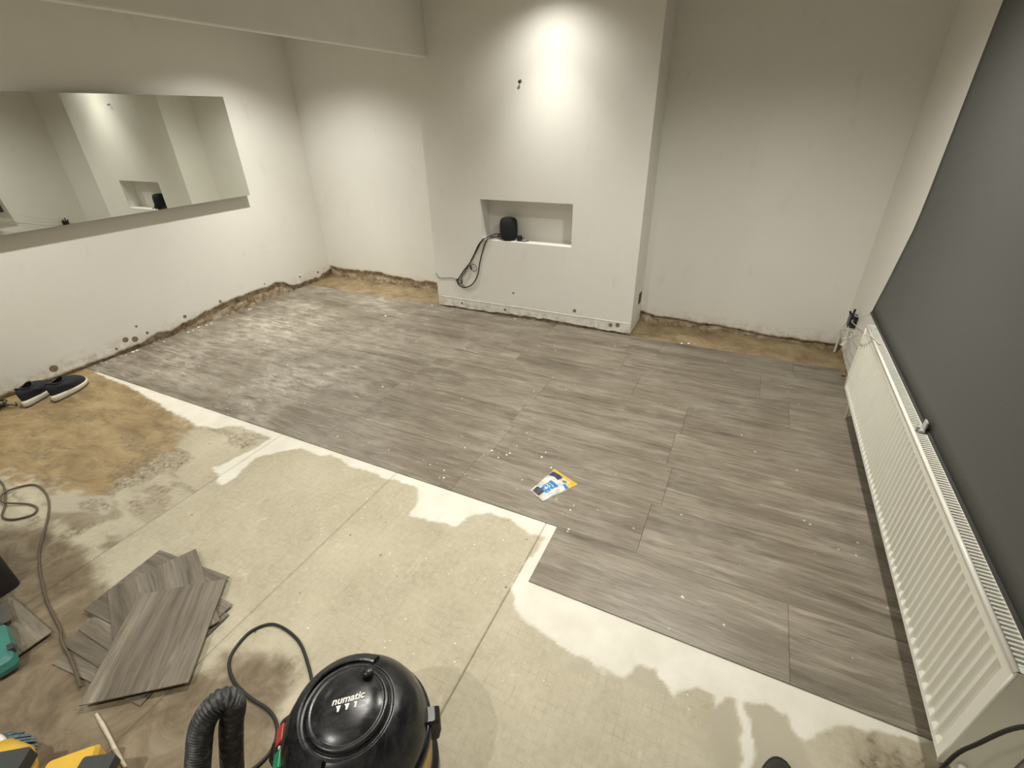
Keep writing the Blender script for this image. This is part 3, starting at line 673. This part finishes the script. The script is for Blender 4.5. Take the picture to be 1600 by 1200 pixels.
# ------------------------------------------------------------------ shoes
def shoe(label, loc, rz, L=.275, Wd=.098, up=None, sole=None, lining=None, out=None, collar_h=.098, name='shoe', group=None, cat='shoe', laces=True):
    t = thing(name, label, cat, loc, rz, group)
    N = 40
    def foot(a, k=1.0, shift=0):
        c, s = math.cos(a), math.sin(a)
        x = c*L/2*k
        w = Wd/2*(1.0 if c > -.2 else .92)*(.80+.20*math.sin((c+.35)*1.4+.2))*k
        y = s*abs(s)**(-.15)*w if abs(s) > 1e-6 else 0
        return x+shift, y+.006*c
    def collar(a):
        c, s = math.cos(a), math.sin(a)
        return -L*.235+c*L*.20, s*Wd*.31
    A = [2*PI*i/N for i in range(N)]
    # sole, thicker at the heel
    prof = [(.96, .0), (1.02, .008), (1.05, .024), (1.0, .042)]
    v = []; f = []
    for k, z in prof:
        for a in A:
            x, y = foot(a, k); h = z*(1.15-.45*(x/L+.5)); rise = max(0, x/L-.3)**2*.25
            v.append((x, y, h+rise+(0 if z else .0)))
    for j in range(3):
        for i in range(N): f.append((j*N+i, j*N+(i+1) % N, (j+1)*N+(i+1) % N, (j+1)*N+i))
    f.append(tuple(range(N))[::-1]); f.append(tuple(range(3*N, 4*N)))
    so = obj('sole', mesh(v, f), sole, t, smooth=True)
    if out:
        v = [(*foot(a, .99), .0) for a in A]+[(*foot(a, 1.035), .009) for a in A]
        v = [(x, y, z+max(0, x/L-.3)**2*.25) for x, y, z in v]
        f = [(i, (i+1) % N, N+(i+1) % N, N+i) for i in range(N)]+[tuple(range(N))[::-1], tuple(range(N, 2*N))]
        obj('outsole', mesh(v, f), out, so)
    lv = 9; v = []; f = []
    for j in range(lv+1):
        tt = j/lv; e = tt**1.0
        for a in A:
            fx, fy = foot(a, .985); cx, cy = collar(a)
            x = fx+(cx-fx)*e; y = fy+(cy-fy)*e
            c = math.cos(a); front = max(0, c)
            zb = .042*(1.15-.45*(fx/L+.5))+max(0, fx/L-.3)**2*.25-.002
            zt = collar_h*(1.0+.06*max(0, -c))-.018*math.sin(a)**2
            z = zb+(zt-zb)*(tt**(.62+.0*front))
            bul = math.sin(PI*tt)*.010*(1-front*.5); nrm = math.hypot(fx, fy)+1e-6
            v.append((x+fx/nrm*bul, y+fy/nrm*bul*1.2, z))
    for j in range(lv):
        for i in range(N): f.append((j*N+i, j*N+(i+1) % N, (j+1)*N+(i+1) % N, (j+1)*N+i))
    obj('upper', mesh(v, f), up, t, smooth=True)
    top = [Vector(p) for p in v[lv*N:]]
    v = [tuple(p) for p in top]; f = []
    cen = sum(top, Vector())/N
    for k, dz in ((.93, -.012), (.9, -.04), (.86, -.056)):
        v += [(cen.x+(p.x-cen.x)*k, cen.y+(p.y-cen.y)*k, p.z+dz) for p in top]
    for j in range(3):
        for i in range(N): f.append((j*N+i, (j+1)*N+i, (j+1)*N+(i+1) % N, j*N+(i+1) % N))
    f.append(tuple(range(3*N, 4*N)))
    obj('lining', mesh(v, f), lining, t, smooth=True)
    rim = [p+Vector((0, 0, .001)) for p in top]; rim = rim+[rim[0]]
    obj('collar', mesh(*tube_vf(rim, .0055, 8)), lining, t, smooth=True)
    if laces:
        for k in range(4):
            x = L*(.02+.055*k); zt = .092-.011*k-.002*k
            obj('lace', tube([(x, -.026, zt-.012), (x+.004, 0, zt+.001), (x, .026, zt-.012)], .003, 6, 4), lining, t, smooth=True)
    return t
shoe('dark trainer with white sole nearer the laid planks', (-4.02, 1.19, .003), math.radians(116), L=.285, Wd=.108, collar_h=.125, up=M['navy'], sole=M['sole'], lining=M['black'], out=M['solegrey'], group='pair of trainers by the left wall')
shoe('dark trainer with chunky white heel nearer the cable tangle', (-4.135, 1.06, .003), math.radians(126), L=.285, Wd=.108, collar_h=.125, up=M['navy'], sole=M['sole'], lining=M['black'], out=M['solegrey'], group='pair of trainers by the left wall')
shoe('black shoe toe poking in at the bottom edge near the radiator', (.362, .718, .003), PI/2-.12, L=.30, Wd=.112, up=M['rubber'], sole=M['rubber'], lining=M['black'], name='black_shoe', collar_h=.10)

# ------------------------------------------------------------------ cables on the left of the floor
cab = [(-3.254, .518), (-3.127, .491), (-2.996, .441), (-2.908, .399), (-2.836, .414), (-2.793, .465), (-2.823, .497), (-2.899, .495), (-3.02, .445), (-3.095, .475), (-3.103, .533), (-3.044, .581), (-2.909, .57), (-2.768, .522), (-2.613, .438), (-2.498, .371), (-2.374, .319), (-2.266, .284), (-2.163, .253), (-2.054, .23), (-1.971, .213), (-1.92, .195), (-1.87, .183), (-1.823, .175), (-1.74, .155), (-1.665, .135)]
cab = [(-3.7, .47, .007), (-3.45, .52, .007)]+[(x, y, .007+(.009 if k in (8, 9) else .0075 if k > 20 else 0)) for k, (x, y) in enumerate(cab)]
tag(obj('extension_cable', tube(cab, .0046, 8), M['cable_br'], smooth=True), 'dusty brown cable looped on the bare floor, running to the loose planks', 'cable')
m = MB(); r2 = random.Random(11); path = []
for k in range(26):
    a = k*1.25; path.append((-4.21+math.cos(a)*(.035+.03*r2.random()), .83+math.sin(a)*(.05+.05*r2.random()), .008+.004*k*.5+.004*r2.random()))
path += [(-4.15, .90, .03), (-4.13, .93, .012), (-4.19, .95, .008)]
tag(obj('cable_tangle', tube(path, .0045, 7, 6), M['cable'], smooth=True), 'tangle of dark cable at the foot of the left wall behind the trainers', 'cable')

# ------------------------------------------------------------------ loose planks
def loose(label, corners, z, th=.0045):
    """corners: near-right, far-right, far-left, near-left on the floor plan"""
    P = [Vector((x, y, 0)) for x, y in corners]; c = sum(P, Vector())/4
    d = (P[1]-P[0])+(P[2]-P[3]); a = math.atan2(d.y, d.x); Lx = d.length/2; e = (P[3]-P[0])+(P[2]-P[1]); Wy = e.length/2
    o = obj('loose_plank', plank_mesh(Lx, Wy, th, .0008), M['loose']); o.location = (c.x, c.y, z); o.rotation_euler = (0, 0, a)
    return tag(o, label, 'plank', 'loose planks piled on the bare floor')
def rect(c, ang, L, Wd):
    d = Vector((math.cos(ang), math.sin(ang))); n = Vector((-d.y, d.x)); c = Vector(c)
    return [c-d*L/2-n*Wd/2, c+d*L/2-n*Wd/2, c+d*L/2+n*Wd/2, c-d*L/2+n*Wd/2]
R4 = lambda *a: [(p.x, p.y) for p in rect(*a)]
def corner_rect(p, ang, L, Wd):
    """rectangle given its corner p, running L along ang and Wd along ang+90deg"""
    d = Vector((math.cos(ang), math.sin(ang))); n = Vector((-d.y, d.x)); p = Vector(p)
    return [tuple(p), tuple(p+d*L), tuple(p+d*L+n*Wd), tuple(p+n*Wd)]
zz_ = [.0015, .0065, .0115, .0165, .0215, .0265, .0315]
E_ang = math.atan2(.201-.19, -1.692+1.902)
loose('lowest loose plank, its corner showing left of the pile', corner_rect((-1.852, .135), 0.12, .42, .26), zz_[0])
loose('loose plank whose corner juts furthest left from the pile', corner_rect((-1.905, .185), .05, .46, .31), zz_[1])
loose('loose plank with a dark broken edge on the left of the pile', corner_rect((-1.905, .240), .02, .43, .30), zz_[2])
loose('loose plank whose pointed corner shows at the right of the pile', corner_rect((-1.60, .625), math.radians(-175), .40, .30), zz_[3])
bang = math.atan2(-.109, .249)
loose('loose plank pointing to the far side of the pile, under the top one', corner_rect((-1.979, .378), bang, .44, .305), zz_[4])
A_ang = math.atan2(.317, -.249)
loose('bold-grained loose plank lying on top of the pile', corner_rect((-1.342, .292), A_ang, .404, .312), zz_[5]+.001)
loose('pale square plank offcut in front of the black bin', corner_rect((-2.325, -.11), -.03, .335, .315), .0135)
loose('plank offcut hidden under the pale square offcut', corner_rect((-2.31, -.10), .02, .28, .26), .0075)

# black bin at the left edge of the picture
bn = thing('black_bin', 'black plastic bin cut off by the left edge of the photo', 'bin', (-2.53, .085, 0))
bm = bmesh.new()
def rbox(x0, x1, y0, y1, r, z, n=5):
    out = []
    for cx, cy, a0 in ((x1-r, y1-r, 0), (x0+r, y1-r, PI/2), (x0+r, y0+r, PI), (x1-r, y0+r, 1.5*PI)):
        for k in range(n+1): a = a0+PI/2*k/n; out.append((cx+r*math.cos(a), cy+r*math.sin(a), z))
    return out
def loft(rings, cap0=True, cap1=True):
    n = len(rings[0]); v = [p for r in rings for p in r]; f = []
    for j in range(len(rings)-1):
        for i in range(n): f.append((j*n+i, j*n+(i+1) % n, (j+1)*n+(i+1) % n, (j+1)*n+i))
    if cap0: f.append(tuple(range(n))[::-1])
    if cap1: f.append(tuple(range((len(rings)-1)*n, len(rings)*n)))
    return mesh(v, f)
obj('bin_body', loft([rbox(-.165, .172, -.165, .170, .03, .001), rbox(-.172, .178, -.172, .176, .03, .33), rbox(-.18, .186, -.18, .184, .032, .335), rbox(-.18, .186, -.18, .184, .032, .355), rbox(-.168, .174, -.168, .172, .028, .355), rbox(-.160, .166, -.160, .164, .028, .03)]), M['rubber'], bn)
for s in (-1, 1): obj('handle', tube([(-.05, s*.185, .30), (-.045, s*.205, .305), (.045, s*.205, .305), (.05, s*.185, .30)], .008, 8, 4), M['rubber'], bn, smooth=True)

# teal plastic tool on the offcut
tl = thing('teal_trowel', 'teal plastic tool lying on the pale square offcut', 'tool', (-2.03, .075, .0195), -.25)
obj('handle', loft([rbox(-.10, .10, -.035, .035, .02, .0), rbox(-.105, .105, -.04, .04, .022, .02), rbox(-.10, .10, -.036, .036, .02, .045), rbox(-.085, .085, -.024, .024, .018, .058)]), M['teal'], tl, smooth=False)
obj('grip_notch', boxm(.03, .06, .028, .043, .03, .056), M['dgrey'], tl, bevel=.003)
obj('collar', loft([rbox(-.135, -.095, -.022, .022, .01, .010), rbox(-.135, -.095, -.022, .022, .01, .045)]), M['dgrey'], tl)
obj('blade', boxm(-.26, -.13, -.05, .05, .020, .023), M['brass'], tl)

# pale splinter strip on the floor
o = obj('wood_strip', mesh(*tube_vf([Vector(p) for p in ((-1.535, .112, .005), (-1.48, .103, .0055), (-1.42, .092, .005), (-1.355, .078, .005), (-1.30, .070, .0045))], lambda i: (.0045, .006, .005, .0065, .004)[i], 6)), M['tape'])
tag(o, 'thin pale wooden strip between the loose planks and the yellow tool', 'strip')

# round brush and yellow tool at the bottom-left corner
br = thing('round_brush', 'round brush with blue-grey bristles behind the yellow tool', 'brush', (-1.645, -.130, .0))
obj('back', lathe([(0, .055), (.060, .055), (.075, .058), (.086, .066), (.090, .074), (.086, .080), (.070, .078), (.0, .076)], 40), M['cream'], br, smooth=True)
obj('back_ring', lathe([(.076, .0785), (.080, .083), (.085, .083), (.088, .077)], 40), M['white'], br, smooth=True)
m = MB()
for k in range(320):
    a = 2*PI*k/320+r2.uniform(-.02, .02); r0 = .078+r2.uniform(-.004, .006); r1 = .118+r2.uniform(-.008, .008)
    m.add(*tube_vf([Vector((math.cos(a)*r0, math.sin(a)*r0, .060)), Vector((math.cos(a)*(r0+r1)/2, math.sin(a)*(r0+r1)/2, .038)), Vector((math.cos(a+.03)*r1, math.sin(a+.03)*r1, .002))], .0026, 5))
tag(obj('bristles', m.me(), M['bristle'], br), kind='stuff')
yt = thing('power_tool', 'yellow and black power tool cut off by the bottom-left corner', 'tool', (-1.44, -.09, .0))
def lump(name, pts, w, hgt, mat, par, z0=.0):
    rings = []
    for x, y, r, z in pts: rings.append([(x+0, y+r*math.cos(a), z+r*.8*math.sin(a)) for a in [2*PI*k/16 for k in range(16)]])
    return obj(name, loft(rings), mat, par, smooth=True)
lump('motor_housing', [(-.19, .005, .035, .06), (-.18, .005, .055, .06), (-.11, .012, .062, .062), (-.06, .006, .055, .060), (-.01, -.012, .040, .055)], 0, 0, M['yellow'], yt)
obj('neck', loft([rbox(-.09, .04, -.085, -.010, .02, .015), rbox(-.09, .04, -.085, -.010, .02, .065), rbox(-.08, .03, -.075, -.02, .02, .078)]), M['orange'], yt)
bt = obj('battery_end', loft([rbox(-.045, .075, -.06, .06, .012, .0), rbox(-.05, .08, -.062, .062, .012, .085), rbox(-.042, .07, -.055, .055, .012, .098)]), M['yellow'], yt); bt.location = (.075, .082, 0); bt.rotation_euler = (0, 0, -.75)
pd = obj('grip_pad', loft([rbox(-.045, .04, -.03, .03, .008, .078), rbox(-.045, .04, -.03, .03, .008, .112)]), M['dgrey'], yt); pd.location = (.150, .118, 0); pd.rotation_euler = (0, 0, .55)
pd2 = obj('grip_pad', loft([rbox(-.05, .05, -.03, .03, .008, .085), rbox(-.05, .05, -.03, .03, .008, .125)]), M['dgrey'], yt); pd2.location = (-.075, .018, 0); pd2.rotation_euler = (0, 0, .62)

# ------------------------------------------------------------------ vacuum cleaner
VX, VY = -.648, .362
vc = thing('vacuum_cleaner', 'round vacuum cleaner with glossy black dome lid and yellow tub', 'vacuum cleaner', (VX, VY, 0))
obj('tub', lathe([(0, .035), (.15, .035), (.166, .045), (.174, .08), (.182, .16), (.184, .205), (.0, .205)], 56), M['yelbody'], vc, smooth=True)
obj('base_ring', lathe([(.10, .022), (.178, .022), (.188, .030), (.188, .045), (.160, .052), (.10, .05)], 56), M['black'], vc, smooth=True)
for k in range(4):
    a = PI/4+k*PI/2; w = obj('castor', mesh(*tube_vf([Vector((0, -.010, 0)), Vector((0, .010, 0))], .021, 18)), M['rubber'], vc); w.location = (.138*math.cos(a), .138*math.sin(a), .0215); w.rotation_euler = (0, 0, a+.4)
obj('rim_band', lathe([(.170, .200), (.184, .203), (.189, .212), (.188, .232), (.181, .238), (.170, .238)], 64), M['dome'], vc, smooth=True)
dome = obj('dome_lid', lathe([(.180, .236), (.181, .246), (.177, .268), (.168, .294), (.153, .320), (.134, .340), (.114, .352), (.108, .3535), (.105, .3495), (.102, .3545), (.09, .3575), (0, .3600)], 72), M['dome'], vc, smooth=True)
wd = obj('winder_disc', lathe([(.098, .352), (.0985, .3605), (.095, .3645), (.088, .366), (.086, .3635), (.083, .3660), (.05, .3735), (0, .3755)], 64), M['dome'], vc, smooth=True)
kn = obj('winder_knob', lathe([(.011, .362), (.012, .370), (.0135, .375), (.0135, .386), (.011, .389), (0, .389)], 20), M['black'], wd, smooth=True); kn.location = (.0, .078, 0)
# carrying handle folded round the winder disc
ha = [math.radians(d) for d in np.linspace(98, 285, 30)]
m = MB(); rings = []
for k, a in enumerate(ha):
    r0, r1 = .112, .138; zc = .349; z2 = .334
    c, s = math.cos(a), math.sin(a)
    rings.append([(r0*c, r0*s, zc+.004), (r0*c, r0*s, zc+.013), ((r0+.004)*c, (r0+.004)*s, zc+.015), ((r1-.006)*c, (r1-.006)*s, z2+.020), (r1*c, r1*s, z2+.015), (r1*c, r1*s, z2)])
obj('carry_handle', loft(rings), M['dome'], vc)
# switch housing on the left flank with red and green rockers
sw = obj('switch_housing', loft([rbox(-.052, .02, -.075, .075, .016, .195), rbox(-.055, .02, -.08, .08, .018, .215), rbox(-.052, .03, -.078, .078, .018, .262), rbox(-.030, .04, -.070, .070, .018, .288), rbox(-.01, .05, -.060, .060, .018, .300)]), M['dome'], vc)
a = math.radians(222); sw.location = ((.134)*math.cos(a), .134*math.sin(a), 0); sw.rotation_euler = (0, 0, a-PI)
for y, mt in ((.028, 'red'), (-.030, 'green')):
    b = obj('switch_button', boxm(-.015, .015, -.020, .020, -.004, .006), M[mt], sw, bevel=.002); b.location = (-.041, y, .277); b.rotation_euler = (0, -.86, 0)
b = obj('indicator_lamp', lathe([(.004, 0), (.004, .003), (0, .004)], 10), M['white'], sw); b.location = (-.041, -.001, .277); b.rotation_euler = (0, -.86, 0)
a = math.radians(37)
for aa in (a, a+PI):
    ck = obj('side_clip', loft([rbox(-.005, .022, -.024, .024, .005, .165), rbox(-.005, .030, -.024, .024, .005, .20), rbox(-.005, .030, -.022, .022, .005, .235), rbox(-.008, .018, -.018, .018, .005, .246)]), M['black'], vc)
    ck.location = (.180*math.cos(aa), .180*math.sin(aa), 0); ck.rotation_euler = (0, 0, aa)
# lettering on the winder disc
def lettering(txt, size, loc, rz, par, name, mat, shear=.25):
    cu = bpy.data.curves.new('t', 'FONT'); cu.body = txt; cu.size = size; cu.align_x = 'CENTER'; cu.extrude = .0006; cu.shear = shear; cu.offset = .0006
    to = bpy.data.objects.new('t', cu); C.objects.link(to); dg = bpy.context.evaluated_depsgraph_get()
    me = bpy.data.meshes.new_from_object(to.evaluated_get(dg)); bpy.data.objects.remove(to)
    me.materials.clear(); o = obj(name, me, mat, par); o.location = loc; o.rotation_euler = (0, 0, rz); return o
ta = math.radians(40)
lettering('numatic', .024, (.000, .004, .3756), ta, wd, 'lettering', M['white'])
m = MB()
for k, (x, w) in enumerate(((-.022, .012), (-.002, .012), (.018, .008))):
    m.add([(x-w/2, 0, 0), (x+w/2, 0, 0), (x+w/2*.7, -.006, 0), (x+.001, -.014, 0), (x-.003, -.014, 0), (x-w/2*.5, -.006, 0)], [(0, 5, 4, 3, 2, 1)])
o = obj('emblem', m.me(), M['white'], wd); o.location = (.003, .001, .3765); o.rotation_euler = (0, 0, ta)
# mains lead, leaving the back of the lid and looping over the floor
cord = [(-.93, .430, .02), (-.97, .456), (-1.045, .506), (-1.15, .556), (-1.272, .563), (-1.327, .513), (-1.327, .448), (-1.301, .399), (-1.23, .363), (-1.139, .351), (-1.051, .351), (-.991, .331), (-.957, .291), (-.955, .249), (-.975, .20), (-1.02, .10), (-1.10, -.05)]
cord = [(-.795, .455, .215), (-.84, .46, .19), (-.885, .452, .06)]+[(p[0], p[1], p[2] if len(p) > 2 else .006) for p in cord]
cord = [(x-VX, y-VY, z) for x, y, z in cord]
obj('mains_lead', tube(cord, .0052, 8), M['rubber'], vc, smooth=True)
obj('lead_loop', tube([(-.93-VX, .43-VY, .02), (-.955-VX, .415-VY, .012), (-.945-VX, .395-VY, .008), (-.905-VX, .402-VY, .008), (-.86-VX, .42-VY, .012)], .004, 8), M['rubber'], vc, smooth=True)
# ribbed hose
hp = spline([(-.83, .02, .03), (-.86, .06, .13), (-.895, .105, .25), (-.903, .145, .34), (-.900, .180, .410), (-.884, .222, .440), (-.876, .236, .405), (-.898, .218, .32), (-.918, .192, .2), (-.93, .17, .10), (-.88, .12, .04), (-.80, .0, .032), (-.70, -.2, .032)], 60)
hs = thing('vacuum_hose', 'grey ribbed vacuum hose arching up beside the vacuum cleaner', 'hose', (-.88, .13, 0))
hp = [p-Vector((-.88, .13, 0)) for p in hp]
acc = [0.]
for i in range(1, len(hp)): acc.append(acc[-1]+(hp[i]-hp[i-1]).length)
v, f = tube_vf(hp, lambda i: .0255+.0022*math.sin(acc[i]/.0070*2*PI), 18)
obj('ribbed_tube', mesh(v, f), M['hose'], hs, smooth=True)
obj('cuff', mesh(*tube_vf(hp[:40], .0275, 18)), M['black'], hs, smooth=True)

# ------------------------------------------------------------------ plastic packet on the planks
P0, P1, P2, P3 = (Vector((x, y, 0)) for x, y in ((-.711, 1.596), (-.661, 1.793), (-.512, 1.732), (-.624, 1.549)))
PC = (P0+P1+P2+P3)/4
pk = thing('plastic_packet', 'crumpled plastic packet with blue print and orange header on the planks', 'packet', (PC.x, PC.y, .0062))
def surf(u, v, lift=0):
    a = P0+(P1-P0)*u; b = P3+(P2-P3)*u; p = a+(b-a)*v-PC
    ww = max(0, math.sin(PI*min(max(u, 0), 1)))**.6*max(0, math.sin(PI*min(max(v, 0), 1)))**.6
    z = .002+ww*.016+(float(fbm(np.array([u*7+2]), np.array([v*6+1]), 3)[0])-.5)*.016*(.25+ww)+.006*max(0, .2-u)*5*max(0, v-.2)
    return (p.x, p.y, max(z, .0005)+lift)
def patch(u0, u1, v0, v1, lift, n=16, back=False):
    V = [surf(u0+(u1-u0)*i/n, v0+(v1-v0)*j/n, lift) for j in range(n+1) for i in range(n+1)]
    F = [(j*(n+1)+i, (j+1)*(n+1)+i, (j+1)*(n+1)+i+1, j*(n+1)+i+1) for j in range(n) for i in range(n)]
    if back:
        k = len(V); V += [(x, y, 0.) for x, y, z in V]; F += [tuple(q+k for q in f[::-1]) for f in F]
        n1 = n+1; ring = [i for i in range(n1)]+[j*n1+n for j in range(1, n1)]+[n*n1+i for i in range(n-1, -1, -1)]+[j*n1 for j in range(n-1, 0, -1)]
        F += [(ring[i], ring[(i+1) % len(ring)], ring[(i+1) % len(ring)]+k, ring[i]+k) for i in range(len(ring))]
    return mesh(V, F)
obj('bag', patch(0, 1, 0, 1, 0, 22, True), M['poly'], pk, smooth=True)
obj('header_strip', patch(.90, 1.0, .0, 1., .0012), M['orange'], pk, smooth=True)
obj('header_corner', patch(.72, .90, .84, 1., .0011), M['orange'], pk, smooth=True)
obj('name_panel', patch(.72, .89, .04, .50, .0012), M['ink'], pk, smooth=True)
bp = obj('blue_panel', patch(.20, .58, .34, .74, .0012), M['blue'], pk, smooth=True)
for k, (a, b, c, d) in enumerate(((.44, .48, .40, .68), (.36, .40, .38, .62), (.27, .31, .42, .58))): obj('print_line', patch(a, b, c, d, .002, 6), M['poly'], bp)
obj('dark_contents', patch(.03, .20, .15, .62, .0010), M['dgrey'], pk, smooth=True)
obj('round_mark', mesh([surf(.80+.055*math.cos(a), .70+.075*math.sin(a), .0016) for a in [2*PI*k/16 for k in range(16)]], [tuple(range(16))]), M['hole'], pk)
obj('blue_footer', patch(.66, .74, .80, .98, .0013), M['blue'], pk, smooth=True)

# ------------------------------------------------------------------ recessed downlights
for k, (x, y, z, w, cone, core) in enumerate(LAMPS):
    lab = ('ceiling downlight above the left alcove', 'ceiling downlight in front of the mirror', 'ceiling downlight washing the chimney breast',
           'ceiling downlight over the middle of the floor', 'ceiling downlight over the vacuum cleaner end of the room', 'ceiling downlight above the bare floor by the near left wall', 'ceiling downlight between the right alcove and the radiator')[k]
    t = thing('downlight', lab, 'downlight', (x, y, z), 0, 'recessed ceiling downlights')
    obj('trim_ring', lathe([(.036, -.002), (.038, -.006), (.046, -.006), (.050, 0), (.036, 0)], 32), M['white'], t, smooth=True)
    obj('lens', lathe([(.036, -.0015), (0, -.0015)], 32), M['lens'], t)
    for nm, e, c in (('lamp', w, cone), ('lamp_core', core, 80)):
        ld = bpy.data.lights.new(nm, 'SPOT'); ld.energy = e*4; ld.color = LIGHT_COL; ld.spot_size = math.radians(c); ld.spot_blend = 1.; ld.shadow_soft_size = .035
        lo = bpy.data.objects.new(nm, ld); C.objects.link(lo); lo.parent = t; lo.location = (0, 0, -.012)
